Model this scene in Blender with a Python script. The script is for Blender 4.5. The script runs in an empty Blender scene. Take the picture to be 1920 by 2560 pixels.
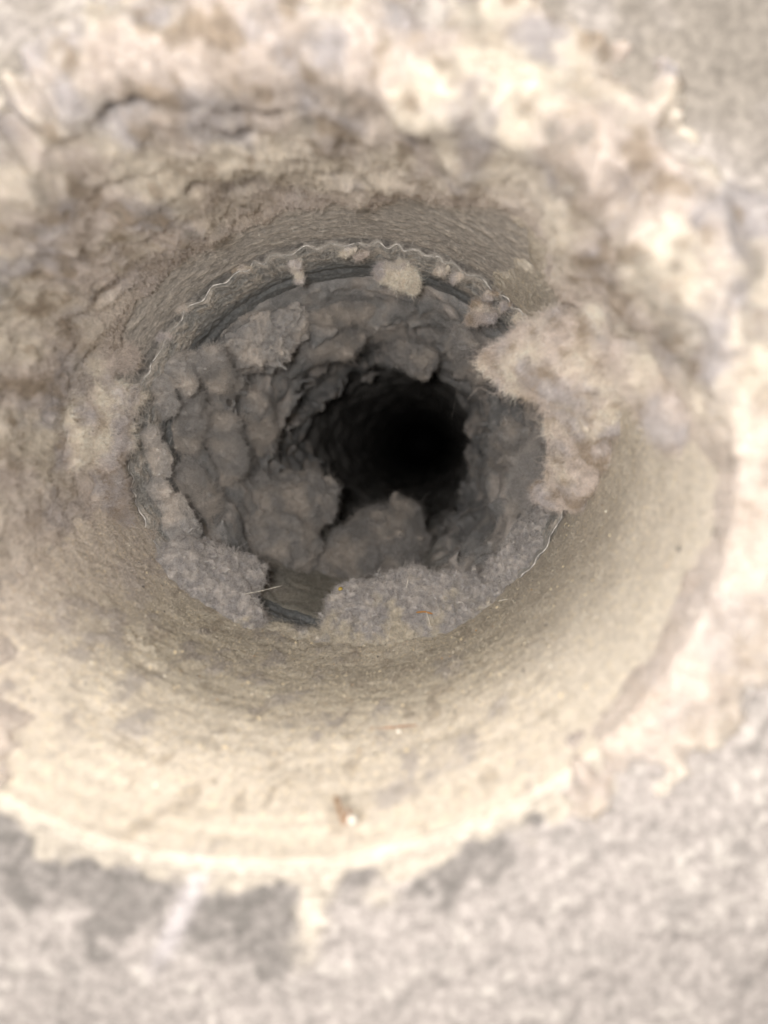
import bpy, math
import numpy as np

# ---------------------------------------------------------------- camera, world, lamps, exposure
MM = 0.001                                  # everything below is laid out in millimetres
SC = bpy.context.scene
CAM = np.array([19.7, -98.0, 1.2])         # the phone, 98 mm in front of the duct mouth
FPX, VX, VY = 2089.0, 1080.0, 1110.0        # focal length and vanishing point of the duct axis, photo pixels

cd = bpy.data.cameras.new('camera')
cam = bpy.data.objects.new('camera', cd)
SC.collection.objects.link(cam)
cam.location = CAM * MM
cam.rotation_euler = (math.radians(90), 0, 0)
cd.sensor_width = 36.0
cd.lens = 36.0 * FPX / 2560.0
cd.shift_x = -(VX - 960.0) / 2560.0
cd.shift_y = -(1280.0 - VY) / 2560.0
cd.clip_start = 0.004
cd.clip_end = 10.0
cd.dof.use_dof = True
cd.dof.focus_distance = 0.207
cd.dof.aperture_fstop = 13.0
SC.camera = cam

w = bpy.data.worlds.new('World'); SC.world = w; w.use_nodes = True
w.node_tree.nodes['Background'].inputs[0].default_value = (1.0, 0.95, 0.9, 1)
w.node_tree.nodes['Background'].inputs[1].default_value = 0.22

def lamp(name, kind, loc, energy, color, **kw):
    l = bpy.data.lights.new(name, kind); l.energy = energy; l.color = color
    for k, v in kw.items(): setattr(l, k, v)
    o = bpy.data.objects.new(name, l); SC.collection.objects.link(o)
    o.location = [c * MM for c in loc]
    return o
lamp('phone_flash', 'POINT', (9.0, -122, 7.0), 1.82, (1.0, 0.952, 0.91), shadow_soft_size=0.009)
rl = lamp('room_lamp', 'AREA', (-70, -300, 430), 0.95, (1.0, 0.945, 0.87), shape='DISK', size=0.26)
rl.rotation_euler = (math.radians(34.5), 0, math.radians(-13))

SC.view_settings.view_transform = 'Standard'
SC.view_settings.look = 'None'
SC.view_settings.exposure = 0.0
SC.view_settings.gamma = 1.0
SC.render.engine = 'CYCLES'
SC.cycles.max_bounces = 4
SC.cycles.diffuse_bounces = 3
SC.cycles.use_adaptive_sampling = True
SC.cycles.adaptive_threshold = 0.04
SC.cycles.glossy_bounces = 2
SC.cycles.use_denoising = True
SC.cycles.denoiser = 'OPENIMAGEDENOISE'
SC.cycles.denoising_input_passes = 'RGB_ALBEDO_NORMAL'
SC.cycles_curves.shape = 'RIBBONS'

rng = np.random.default_rng(7)

# ---------------------------------------------------------------- numeric helpers
_perm = np.random.default_rng(3).permutation(256).astype(np.int32)
_perm = np.concatenate([_perm, _perm, _perm])
_g = np.random.default_rng(4).normal(size=(256, 3)); _g /= np.linalg.norm(_g, axis=1)[:, None]
_g = _g.astype(np.float32)

def noise(p, freq=1.0, seed=0.0):
    """gradient noise, p (N,3) in mm, about -1..1"""
    shp = p.shape[:-1]
    q = (p.reshape(-1, 3) * freq).astype(np.float32) + np.float32(seed * 17.31 + 100.0)
    out = np.empty(len(q), np.float32)
    for a in range(0, len(q), 400000):
        x = q[a:a + 400000]
        i = np.floor(x).astype(np.int32); f = x - i; i &= 255
        u = f * f * f * (f * (f * 6 - 15) + 10)
        r = 0
        for dx in (0, 1):
            wx = u[:, 0] if dx else 1 - u[:, 0]
            hx = _perm[(i[:, 0] + dx) & 255]
            for dy in (0, 1):
                wy = wx * (u[:, 1] if dy else 1 - u[:, 1])
                hy = _perm[hx + ((i[:, 1] + dy) & 255)]
                for dz in (0, 1):
                    wz = wy * (u[:, 2] if dz else 1 - u[:, 2])
                    g = _g[_perm[hy + ((i[:, 2] + dz) & 255)]]
                    r = r + wz * (g[:, 0] * (f[:, 0] - dx) + g[:, 1] * (f[:, 1] - dy) + g[:, 2] * (f[:, 2] - dz))
        out[a:a + 400000] = r * 1.6
    return out.reshape(shp)

def fbm(p, freq, oct=3, seed=0.0, gain=0.5):
    s = 0; a = 1.0
    for k in range(oct):
        s = s + a * noise(p, freq * 2.03 ** k, seed + k * 1.7); a *= gain
    return s

def billow(p, freq, oct=3, seed=0.0, gain=0.5):
    """puffy: rounded hills, sharp creases; about 0..1"""
    s = 0; a = 1.0; tot = 0
    for k in range(oct):
        s = s + a * np.minimum(1.1, np.sqrt((1.7 * noise(p, freq * 2.1 ** k, seed + k * 2.3)) ** 2 + .10)); tot += a; a *= gain
    return s / tot

def ss(a, b, x):
    t = np.clip((x - a) / (b - a), 0, 1); return t * t * (3 - 2 * t)

def bump(x, c, wdt):
    return np.exp(-((x - c) / wdt) ** 2)

def mixc(a, b, t):
    return a + (b - a) * np.asarray(t)[..., None]

def at(px, py, d):
    """the point d mm in front of the lens that photo pixel (px, py) shows"""
    return np.array([CAM[0] + (px - VX) / FPX * d, CAM[1] + d, CAM[2] + (VY - py) / FPX * d])

RX, RZ = 57.0, 52.0      # outer duct, slightly oval
IX, IZ = 54.0, 50.0      # inner duct
RHO = 0.7                # rounding of the outer duct's mouth

def mouth_squash(Y):
    return 3.4 * ss(75, 0, Y)      # the mouth is pressed a little flatter than the rest

def on_duct(px, py, rx=RX, rz=RZ):
    """where photo pixel meets the oval pipe: (angle in degrees, depth Y)"""
    a, b = (px - VX) / FPX, (VY - py) / FPX
    rz0 = rz
    for _ in range(4):
        A = (a / rx) ** 2 + (b / rz) ** 2
        B = 2 * (CAM[0] * a / rx ** 2 + CAM[2] * b / rz ** 2)
        Cc = (CAM[0] / rx) ** 2 + (CAM[2] / rz) ** 2 - 1
        d = (-B + math.sqrt(B * B - 4 * A * Cc)) / (2 * A)
        rz = rz0 - float(mouth_squash(d + CAM[1]))
    x, z = CAM[0] + a * d, CAM[2] + b * d
    return math.degrees(math.atan2(z / rz, x / rx)) % 360, d + CAM[1]

# palette, linear reflectances
CREAM = np.array([.64, .575, .485]); PINK = np.array([.53, .463, .415]); LILAC = np.array([.40, .372, .372])
BROWN = np.array([.31, .25, .19]); SOOT = np.array([.13, .12, .105]); GREY = np.array([.31, .29, .27])
WHITE = np.array([.72, .67, .61]); DUST = np.array([.57, .515, .42]); DUSTG = np.array([.56, .512, .43])
MAUVE = np.array([.335, .317, .308])

def lint_colour(P, seed=0, warm=0.5):
    n1 = fbm(P, 1 / 16., 2, seed); n2 = fbm(P, 1 / 9., 3, seed + 5); n3 = fbm(P, 1 / 4., 3, seed + 9); n4 = fbm(P, 1 / 1.4, 2, seed + 13)
    c = np.broadcast_to(PINK, P.shape).copy()
    c = mixc(c, CREAM, ss(-.1 - warm * .4, .45, n1 + .35 * n3 + (warm - .5)))
    c = mixc(c, LILAC, ss(-.15, .55, n2 + .25 * n3) * .9)
    c = mixc(c, BROWN, ss(.1, .75, n3 - .5 * n1) * .85)
    c = mixc(c, WHITE, ss(.3, .8, n2 * .5 - n3 * .6) * .3)
    return c * (1 + .22 * n4)[..., None]

# ---------------------------------------------------------------- scene helpers
COL = SC.collection
def put(o, parent=None, label=None, cat=None, group=None, kind=None):
    COL.objects.link(o)
    if parent is not None: o.parent = parent
    for k, v in (('label', label), ('category', cat), ('group', group), ('kind', kind)):
        if v: o[k] = v
    return o

def mesh(name, V, F, mat, col=None, smooth=True, **kw):
    V = np.asarray(V, np.float32) * MM; F = np.asarray(F, np.int32)
    me = bpy.data.meshes.new(name)
    n = F.shape[1]
    me.vertices.add(len(V)); me.vertices.foreach_set('co', V.ravel())
    me.loops.add(F.size); me.loops.foreach_set('vertex_index', F.ravel())
    me.polygons.add(len(F)); me.polygons.foreach_set('loop_start', np.arange(0, F.size, n, dtype=np.int32))
    me.update(calc_edges=True); me.validate()
    me.polygons.foreach_set('use_smooth', np.full(len(me.polygons), smooth))
    if col is not None:
        at_ = me.attributes.new('Col', 'FLOAT_COLOR', 'POINT')
        c4 = np.ones((len(V), 4), np.float32); c4[:, :3] = np.clip(col, .01, .9)
        at_.data.foreach_set('color', c4.ravel())
    me.materials.append(mat)
    return put(bpy.data.objects.new(name, me), **kw)

def group_thing(name, loc, label, cat, group=None):
    o = bpy.data.objects.new(name, None); o.empty_display_size = .01
    put(o, None, label, cat, group)
    return o

def grid_faces(nu, nv, wrap=False):
    i = np.arange(nu if wrap else nu - 1); j = np.arange(nv - 1)
    I, J = np.meshgrid(i, j, indexing='ij'); I2 = (I + 1) % nu
    return np.stack([I * nv + J, I2 * nv + J, I2 * nv + J + 1, I * nv + J + 1], -1).reshape(-1, 4)

def tri(F): 
    return np.concatenate([F[:, [0, 1, 2]], F[:, [0, 2, 3]]]) if F.shape[1] == 4 else F

def fuzz(name, V, F, col, count, length, mat, parent, rad=.022, comb=None, weight=None, spread=.8, seed=1, curl=.5, bright=1.0, flip=False):
    """short loose fibres standing off a surface"""
    r = np.random.default_rng(seed)
    T = tri(np.asarray(F)); a, b, c = V[T[:, 0]], V[T[:, 1]], V[T[:, 2]]
    nn = np.cross(b - a, c - a); ar = np.linalg.norm(nn, axis=1) + 1e-9
    if flip: nn = -nn
    pr = ar.copy()
    if weight is not None: pr = pr * weight[T[:, 0]]
    # aim the fibres at surfaces one can see from the mouth
    cen = (a + b + c) / 3; vd = CAM - cen; vd /= np.linalg.norm(vd, axis=1)[:, None]
    facing = (nn / ar[:, None] * vd).sum(1)
    pr = pr * np.clip(facing + .35, 0, 1)
    t = r.choice(len(T), count, p=pr / pr.sum())
    u = r.random((count, 2)); u = np.where((u.sum(1) > 1)[:, None], 1 - u, u)
    P = a[t] + u[:, :1] * (b[t] - a[t]) + u[:, 1:] * (c[t] - a[t])
    N = nn[t] / ar[t][:, None]
    D = N * .75 + r.normal(size=(count, 3)) * spread
    if comb is not None: D = D + np.asarray(comb)
    D /= np.linalg.norm(D, axis=1)[:, None]
    L = length * (0.35 + r.gamma(2., .4, count)) * np.where(r.random(count) < .07, 2.2, 1.0)
    K = 4
    pts = np.empty((count, K, 3), np.float32); pts[:, 0] = P - N * .15
    d = D.copy(); p = pts[:, 0].copy()
    for k in range(1, K):
        d = d + r.normal(size=(count, 3)) * curl; d /= np.linalg.norm(d, axis=1)[:, None]
        p = p + d * (L / (K - 1))[:, None]; pts[:, k] = p
    cu = bpy.data.hair_curves.new(name); cu.add_curves([K] * count)
    cu.attributes['position'].data.foreach_set('vector', (pts * MM).astype(np.float32).ravel())
    ra = cu.attributes.get('radius') or cu.attributes.new('radius', 'FLOAT', 'POINT')
    rr = np.tile(np.linspace(1, .45, K), (count, 1)) * (rad * (0.6 + .8 * r.random(count)))[:, None]
    ra.data.foreach_set('value', (rr * MM).astype(np.float32).ravel())
    ca = cu.attributes.new('Col', 'FLOAT_COLOR', 'CURVE')
    c4 = np.ones((count, 4), np.float32)
    c4[:, :3] = np.clip(col[T[t, 0]] * (bright * (.8 + .5 * r.random((count, 1)))), .02, .85)
    ca.data.foreach_set('color', c4.ravel())
    cu.materials.append(mat)
    return put(bpy.data.objects.new(name, cu), parent)

def surface_nets(f, org, h):
    nx, ny, nz = f.shape; ins = f < 0
    cs = np.zeros((nx - 1, ny - 1, nz - 1), np.int8)
    for a in (0, 1):
        for b_ in (0, 1):
            for c in (0, 1): cs += ins[a:nx - 1 + a, b_:ny - 1 + b_, c:nz - 1 + c]
    act = (cs > 0) & (cs < 8); idx = np.full(act.shape, -1, np.int64); I = np.argwhere(act); idx[act] = np.arange(len(I))
    acc = np.zeros((len(I), 3)); cnt = np.zeros(len(I))
    for ax in range(3):
        o1, o2 = [k for k in range(3) if k != ax]
        for a in (0, 1):
            for b_ in (0, 1):
                c0 = I.copy(); c0[:, o1] += a; c0[:, o2] += b_; c1 = c0.copy(); c1[:, ax] += 1
                f0 = f[tuple(c0.T)]; f1 = f[tuple(c1.T)]; m_ = (f0 < 0) != (f1 < 0)
                t = np.where(m_, f0 / np.where(m_, f0 - f1, 1), 0)
                p = c0.astype(float); p[:, ax] += t
                acc += p * m_[:, None]; cnt += m_
    V = acc / cnt[:, None] * h + org
    Fs = []
    for ax in range(3):
        o1, o2 = (ax + 1) % 3, (ax + 2) % 3
        sl0 = [slice(None)] * 3; sl1 = [slice(None)] * 3
        sl0[ax] = slice(0, -1); sl1[ax] = slice(1, None)
        for k in (o1, o2): sl0[k] = slice(1, -1); sl1[k] = slice(1, -1)
        A, B = ins[tuple(sl0)], ins[tuple(sl1)]
        for s0, s1, fl in ((A, ~B, False), (~A, B, True)):
            E = np.argwhere(s0 & s1)
            E[:, o1] += 1; E[:, o2] += 1
            q = []
            for d1, d2 in ((-1, -1), (0, -1), (0, 0), (-1, 0)):
                e = E.copy(); e[:, o1] += d1; e[:, o2] += d2; q.append(idx[tuple(e.T)])
            q = np.stack(q, 1); Fs.append(q[:, ::-1] if fl else q)
    return V, np.concatenate(Fs)

def relax(V, F, it=3, lam=.6):
    E = np.concatenate([F[:, [0, 1]], F[:, [1, 2]], F[:, [2, 3]], F[:, [3, 0]]])
    n = len(V); cnt = np.bincount(E[:, 0], minlength=n) + np.bincount(E[:, 1], minlength=n)
    for _ in range(it):
        A = np.stack([np.bincount(E[:, 0], V[E[:, 1], i], n) + np.bincount(E[:, 1], V[E[:, 0], i], n) for i in range(3)], 1) / cnt[:, None]
        V = V + lam * (A - V)
    return V

# ---------------------------------------------------------------- materials
def new_mat(name):
    m = bpy.data.materials.new(name); m.use_nodes = True
    nt = m.node_tree; b = nt.nodes['Principled BSDF']
    return m, nt, b

def fibrous(name, speck=.35, scale=2600, bumpd=.00025, rough=.95, spec=.12, grain=0.0, stretch=None):
    """vertex colour times fine speckle, with a felted fine relief"""
    m, nt, b = new_mat(name); N, L = nt.nodes.new, nt.links.new
    at_ = N('ShaderNodeAttribute'); at_.attribute_name = 'Col'
    tc = N('ShaderNodeTexCoord'); src = tc.outputs['Object']
    if stretch:
        mp = N('ShaderNodeMapping'); mp.inputs['Scale'].default_value = stretch; L(src, mp.inputs[0]); src = mp.outputs[0]
    n1 = N('ShaderNodeTexNoise'); n1.inputs['Scale'].default_value = scale; n1.inputs['Detail'].default_value = 3; n1.inputs['Roughness'].default_value = .7
    L(src, n1.inputs['Vector'])
    mr = N('ShaderNodeMapRange'); mr.inputs[1].default_value = .3; mr.inputs[2].default_value = .7
    mr.inputs[3].default_value = 1 - speck; mr.inputs[4].default_value = 1 + speck
    L(n1.outputs['Fac'], mr.inputs[0])
    mu = N('ShaderNodeVectorMath'); mu.operation = 'SCALE'; L(at_.outputs['Color'], mu.inputs[0]); L(mr.outputs[0], mu.inputs['Scale'])
    last = mu.outputs[0]
    if grain:
        vo = N('ShaderNodeTexVoronoi'); vo.inputs['Scale'].default_value = grain; L(src, vo.inputs['Vector'])
        sp = N('ShaderNodeSeparateColor'); L(vo.outputs['Color'], sp.inputs[0])
        cr = N('ShaderNodeValToRGB'); e = cr.color_ramp.elements
        e[0].position = 0; e[0].color = (.78, .76, .73, 1); e[1].position = .12; e[1].color = (1, 1, 1, 1)
        x = e.new(.86); x.color = (1, 1, 1, 1); x = e.new(.93); x.color = (1.15, 1.12, 1.04, 1)
        L(sp.outputs[0], cr.inputs[0])
        mx = N('ShaderNodeMix'); mx.data_type = 'RGBA'; mx.blend_type = 'MULTIPLY'; mx.inputs[0].default_value = 1
        L(last, mx.inputs[6]); L(cr.outputs[0], mx.inputs[7]); last = mx.outputs[2]
    L(last, b.inputs['Base Color'])
    bp = N('ShaderNodeBump'); bp.inputs['Strength'].default_value = .8; bp.inputs['Distance'].default_value = bumpd
    L(n1.outputs['Fac'], bp.inputs['Height']); L(bp.outputs[0], b.inputs['Normal'])
    b.inputs['Roughness'].default_value = rough; b.inputs['Specular IOR Level'].default_value = spec
    return m

M_LINT = fibrous('lint', .22, 2400, .00022)
for _b in (M_LINT.node_tree.nodes['Principled BSDF'],):
    _b.inputs['Subsurface Weight'].default_value = 1.0; _b.inputs['Subsurface Radius'].default_value = (1.1, 1.0, .9); _b.inputs['Subsurface Scale'].default_value = .0013
M_DUST = fibrous('dust', .22, 2600, .00018, grain=1700)
M_WALL = fibrous('dusty_wall', .3, 1100, .0004)
M_FILM = fibrous('dusted_metal', .35, 900, .0002, rough=.6, spec=.35)
M_EDGE = fibrous('cut_metal_edge', .18, 1800, .0001, rough=.45, spec=.5)

m, nt, b = new_mat('lint_fibre')
a_ = nt.nodes.new('ShaderNodeAttribute'); a_.attribute_name = 'Col'; nt.links.new(a_.outputs['Color'], b.inputs['Base Color'])
b.inputs['Roughness'].default_value = .8; b.inputs['Specular IOR Level'].default_value = .15
M_FIBRE = m
def plain(name, col, rough=.8, spec=.3):
    m, nt, b = new_mat(name)
    n = nt.nodes.new('ShaderNodeTexNoise'); n.inputs['Scale'].default_value = 1500
    cr = nt.nodes.new('ShaderNodeValToRGB'); e = cr.color_ramp.elements
    e[0].position = .3; e[1].position = .7
    e[0].color = (*[c * .7 for c in col], 1); e[1].color = (*[min(1, c * 1.25) for c in col], 1)
    tc = nt.nodes.new('ShaderNodeTexCoord'); nt.links.new(tc.outputs['Object'], n.inputs['Vector'])
    nt.links.new(n.outputs['Fac'], cr.inputs[0]); nt.links.new(cr.outputs[0], b.inputs['Base Color'])
    b.inputs['Roughness'].default_value = rough; b.inputs['Specular IOR Level'].default_value = spec
    return m

# ---------------------------------------------------------------- swept surfaces of the outer duct
def profile(s):
    """(outward offset from the pipe wall, depth Y, weight of inward normal, weight of wall normal) along the duct and round its mouth"""
    s = np.asarray(s, float)
    a = np.clip((RHO - s) / (2 * RHO), 0, 1) * math.pi / 2
    off = np.where(s >= RHO, 0, np.where(s <= -RHO, -s, RHO - RHO * np.cos(a)))
    Y = np.where(s >= RHO, s, np.where(s <= -RHO, 0, RHO - RHO * np.sin(a)))
    return off, Y, np.cos(a), np.sin(a)

def sweep(ph, s, t=0.0, rx=RX, rz=RZ):
    """surface point at angle ph (deg), path length s, raised t mm off the metal"""
    off, Y, ci, cw = profile(s)
    c, sn = np.cos(np.radians(ph)), np.sin(np.radians(ph))
    e = off - t * ci
    return np.stack([(rx + e) * c, Y - t * cw, (rz - mouth_squash(Y) + e) * sn], -1)

def ang(ph, c):
    """signed degrees from c"""
    return (ph - c + 180) % 360 - 180

# ---- wall around the mouth
def build_wall():
    nph, nr = 760, 150
    ph = np.linspace(0, 360, nph, endpoint=False); rr = .75 + 75 * np.linspace(0, 1, nr) ** 1.35
    PH, RR = np.meshgrid(ph, rr, indexing='ij')
    c, sn = np.cos(np.radians(PH)), np.sin(np.radians(PH))
    P = np.stack([(RX + RR) * c, np.zeros_like(RR), (RZ - 3.4 + RR) * sn], -1)
    x, z = P[..., 0], P[..., 2]
    low = ss(-10, -35, z)
    n1 = fbm(P, 1 / 7., 3, 21); n2 = fbm(P, 1 / 2.6, 3, 22); b1 = billow(P, 1 / 6., 3, 23); n3 = fbm(P, 1 / 1.1, 2, 24)
    nb = fbm(P, 1 / 14., 2, 25)
    film = .5 * b1 + .3 * n2 + .4 * n1
    # bare darker metal close under the mouth, thicker lint farther away
    px = 660 + x * 21.3; py = 1135 - z * 21.3
    bare = low * ss(.0, .3, .8 * n1 + .35 * n2 + .5 * nb - (RR - 4.5) / 8.5 + 1.1 * bump(px, 655, 85) + .75 * bump(px, 300, 190) + .5 * bump(px, 1130, 120) + .9 * bump(px, 930, 60) * bump(py, 2200, 50))
    xs = 540 - (py - 2100) * .47
    quad = ss(-25, 25, px - xs) * ss(-18, 18, 752 - px) * ss(2105, 2150, py) * ss(2430, 2300, py + 90 * n1)
    band = ss(25, -25, px - xs) * ss(2060, 2095, py) * ss(2260, 2170, py + 90 * n1 + .05 * (px - 300))
    bare = np.maximum(bare * .7, low * np.clip(np.maximum(quad, band) * (.85 + .5 * n2 + .4 * n3), 0, 1))
    # diagonal wiped stripe and the trail of dust that ran over the rim
    stripe = bump((px - (540 - (py - 2100) * .47)) / 26., 0, 1) * ss(2050, 2130, py) * (1 - ss(2330, 2480, py)) * low
    trail = np.exp(-(np.abs(px - (815 - (py - 2150) * .25) - 25 * n1) / (42 + 18 * n2)) ** 3) * (1 - ss(2300, 2460, py + 60 * n2)) * low
    trail = np.maximum(trail, bump(px, 950, 36) * bump(py, 2240, 26) * low * .8)
    bare = bare * (1 - np.clip(stripe + trail * 1.3, 0, 1))
    base = mixc(np.broadcast_to(np.array([.335, .305, .285]), P.shape), np.array([.315, .287, .268]), ss(-.3, .4, n1 + .4 * n2))
    base = mixc(base, WHITE * .8, ss(.0, .9, n2 * .9 + n3 * .4 + nb * .5 - .1) * .5)
    base = mixc(base, GREY * .8, ss(.1, .7, -n2 * .7 - .5 * n3 + .25 * n1) * .55)
    base = mixc(base, GREY * .42, np.clip(bare * (1.0 + .8 * n3 + .4 * n2), 0, 1) * .9)
    spill = low * ss(.3, -.3, (RR - 1.8) / 3.5 + 1.2 * n1 + .35 * n2 - .5 * trail + .5 * bump(px, 650, 80) + .4 * bump(px, 300, 180) + .7 * bump(px, 930, 60))
    base = mixc(base, CREAM * .62, np.clip(spill * 1.2, 0, 1))
    base = mixc(base, LILAC * 1.05, np.clip(stripe * 1.2, 0, 1) * .85)
    base = mixc(base, CREAM * .70, np.clip(trail, 0, 1))
    flat = ss(20, 45, z)                                  # smoother painted wall above
    base = mixc(base, np.array([.22, .198, .172]) * (1 + .10 * n2)[..., None], flat * (1 - ss(.1, .6, nb + .3 * n1) * .7))
    P[..., 1] -= film * (1 - .85 * flat) * (1 - .7 * bare) + trail * .5 - .4
    V = P.reshape(-1, 3); F = grid_faces(nph, nr, True)[:, ::-1]; C = base.reshape(-1, 3) * (1 + .15 * n3.reshape(-1, 1))
    o = mesh('wall', V, F, M_WALL, C, kind='structure', label='dusty grey wall face around the duct mouth')
    return o
build_wall()

# ---- the outer duct itself
outer = group_thing('outer_duct', (0, 0, 0), 'wide dust-coated metal duct whose open mouth faces the viewer', 'duct')
def build_outer():
    nph = 900; s = np.concatenate([np.linspace(-RHO - .3, RHO, 12), np.linspace(RHO, 150, 220)[1:]])
    ph = np.linspace(0, 360, nph, endpoint=False)
    PH, S = np.meshgrid(ph, s, indexing='ij')
    P = sweep(PH, S)
    # thin clinging dust, drawn out along the circumference
    Q = np.stack([np.radians(PH) * 14, S, np.zeros_like(S)], -1)
    st = fbm(Q * [1, 3.2, 1], 1 / 6., 4, 31); n = fbm(P, 1 / 3., 3, 32); n5 = fbm(P, 1 / .9, 2, 33)
    t = (.04 * st + .16 * n) * ss(45, 70, np.abs(ang(PH, -10))) + .06 * n5
    P = sweep(PH, S, t)
    c = mixc(np.broadcast_to(np.array([.48, .45, .415]), P.shape), np.array([.66, .61, .55]), ss(-.4, .6, st * .3 + n * .6))
    c = mixc(c, np.array([.62, .57, .49]), ss(20, 0, np.abs(ang(PH, 10)) - 25) * .8)  # right flank paled in colour to make up for grazing light
    c = mixc(c, CREAM * .58 * (1 + .2 * n[..., None]), ss(5, 2, S))  # rim dust dulled in colour against the stronger light on its facing curve
    c = c * (1 + .2 * n5)[..., None]
    V, F = P.reshape(-1, 3), grid_faces(nph, len(s), True)
    C = c.reshape(-1, 3)
    o = mesh('pipe', V, F, M_FILM, C, parent=outer)
    fuzz('dust_fibres', V, F, C, 12000, .6, M_FIBRE, outer, rad=.016, weight=(ss(70, 100, S) * ss(20, 40, PH) * (1 - ss(185, 200, PH))).ravel() + 1e-6, seed=5, bright=1.3)
    # outside skin and a rolled rear end so the duct has thickness
    off = np.array([[1.2, y_] for y_ in (RHO, 15, 30, 45, 60, 75, 150)])
    P2 = np.stack([np.stack([(RX + o_[0]) * np.cos(np.radians(ph)), np.full(nph, o_[1] * 1.0), (RZ + o_[0] - (mouth_squash(o_[1]) - .5)) * np.sin(np.radians(ph))], -1) for o_ in off], 1)
    mesh('outside_skin', P2.reshape(-1, 3), grid_faces(nph, 7, True)[:, ::-1], M_FILM, np.full((nph * 7, 3), .3), parent=outer)
build_outer()

# ---------------------------------------------------------------- inner duct with crimped end
inner = group_thing('inner_duct', (0, 107, 0), 'narrower metal duct with a crimped wavy end pushed into the wide duct', 'duct')
YC = 107.0
_cr = np.random.default_rng(12)
_cp = np.cumsum(_cr.uniform(.55, 1.5, 54)); _cp = np.concatenate([[0], _cp]) / _cp[-1] * 360
_ca = _cr.uniform(.2, 1.1, 55); _ca[-1] = _ca[0]
def crimp(ph):
    k = np.interp(ph % 360, _cp, np.arange(55)); a = np.interp(ph % 360, _cp, _ca)
    return a * np.cos(2 * math.pi * k)

def build_inner():
    nph = 1440; ph = np.linspace(0, 360, nph, endpoint=False)
    y = np.concatenate([np.linspace(0, 24, 60), np.linspace(24, 60, 40)[1:]])
    PH, Yl = np.meshgrid(ph, y, indexing='ij')
    am = 1 - ss(4, 20, Yl)
    bead = .6 * np.exp(-((Yl - 27) / 2.2) ** 2)
    Pc = np.stack([np.cos(np.radians(PH)) * 20, Yl, np.sin(np.radians(PH)) * 20], -1)
    ragged = .5 * noise(Pc * [1, 0, 1], 1 / 5., 3) + .35 * noise(Pc * [1, 0, 1], 1 / 1.5, 4)
    dent = .7 * noise(Pc * [1, 0, 1], 1 / 12., 8) + .3 * noise(Pc * [1, 0, 1], 1 / 1.6, 9) + .16 * noise(Pc * [1, 0, 1], 1 / .6, 10)
    r = .7 * crimp(PH) * am + bead + dent * am
    ye = YC + Yl + ragged * am
    def shell(extra):
        return np.stack([(IX + r + extra) * np.cos(np.radians(PH)), ye, (IZ + r + extra) * np.sin(np.radians(PH))], -1)
    P0 = shell(0.0); P1 = shell(.42)
    st = fbm(Pc * [.5, 2, .5], 1 / 4., 3, 41); n = fbm(P0, 1 / 2.5, 3, 42); n5 = fbm(P0, 1 / .8, 2, 43); nb = fbm(P0, 1 / 9., 2, 44)
    P0 -= (np.clip(.25 + .3 * n + .25 * nb, 0, 1) * ss(.4, 2, Yl))[..., None] * np.stack([np.cos(np.radians(PH)), 0 * PH, np.sin(np.radians(PH))], -1)
    c = mixc(np.broadcast_to(np.array([.36, .355, .34]), P0.shape), np.array([.52, .48, .43]), ss(-.2, .5, n + nb) * (1 - ss(17, 23, Yl)))
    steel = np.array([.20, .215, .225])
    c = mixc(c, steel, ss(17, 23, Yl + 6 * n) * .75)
    c = c * (1 + .2 * n5)[..., None]
    V0, F0 = P0.reshape(-1, 3), grid_faces(nph, len(y), True)
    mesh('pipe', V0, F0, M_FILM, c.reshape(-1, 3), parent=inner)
    pl = np.linspace(0, 360, 96, endpoint=False); yl = np.array([YC + 59.5, 300, 600, 1000, 1525])
    PL, YL = np.meshgrid(pl, yl, indexing='ij')
    VL = np.stack([(IX + .2) * np.cos(np.radians(PL)), YL, (IZ + .2) * np.sin(np.radians(PL))], -1).reshape(-1, 3)
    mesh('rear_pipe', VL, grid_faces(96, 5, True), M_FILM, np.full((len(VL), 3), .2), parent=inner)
    mesh('outside_skin', P1.reshape(-1, 3), F0[:, ::-1], M_FILM, np.full((P1.size // 3, 3), .16), parent=inner)
    # bright cut edge of the crimped sheet
    E = []
    for rr, dy in ((.04, .25), (.02, -.05), (.18, -.12), (.36, -.05), (.34, .25)):
        E.append(np.stack([(IX + r[:, 0] + rr) * np.cos(np.radians(ph)), ye[:, 0] + dy, (IZ + r[:, 0] + rr) * np.sin(np.radians(ph))], -1))
    E = np.stack(E, 1); ne = fbm(E, 1 / 1.2, 2, 46)
    ce = np.array([.44, .42, .395]) * np.clip(1 + .9 * ne, .35, 1.5)[..., None]
    mesh('crimped_rim', E.reshape(-1, 3), grid_faces(nph, 5, True), M_EDGE, ce.reshape(-1, 3), parent=inner)
    fuzz('dust_fibres', V0, F0, c.reshape(-1, 3) * 1.5, 16000, .7, M_FIBRE, inner, rad=.016, weight=(1 - ss(10, 18, Yl)).ravel() + 1e-6, seed=6)
    # lint threads hanging off the cut edge
    w = bump(ang(ph, 75), 0, 60) + .6 * bump(ang(ph, 140), 0, 30) + .1
    Ev = E.reshape(-1, 3)
    wv = np.repeat(w * np.clip(fbm(E[:, 2] , 1 / 6., 2, 47) * 2 + .35, .03, 1), 5)
    fuzz('edge_fibres', Ev, grid_faces(nph, 5, True), np.full((len(Ev), 3), .48) * [1, .93, .84], 7000, 1.2, M_FIBRE, inner, rad=.020, weight=wv, seed=8, spread=1.1, curl=.8)
build_inner()

# ---- lint lining of the inner duct, deeper in: fluffy clumps with hollows under them
def duct_shift(Y):
    return 0 * Y, 0 * Y

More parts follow.
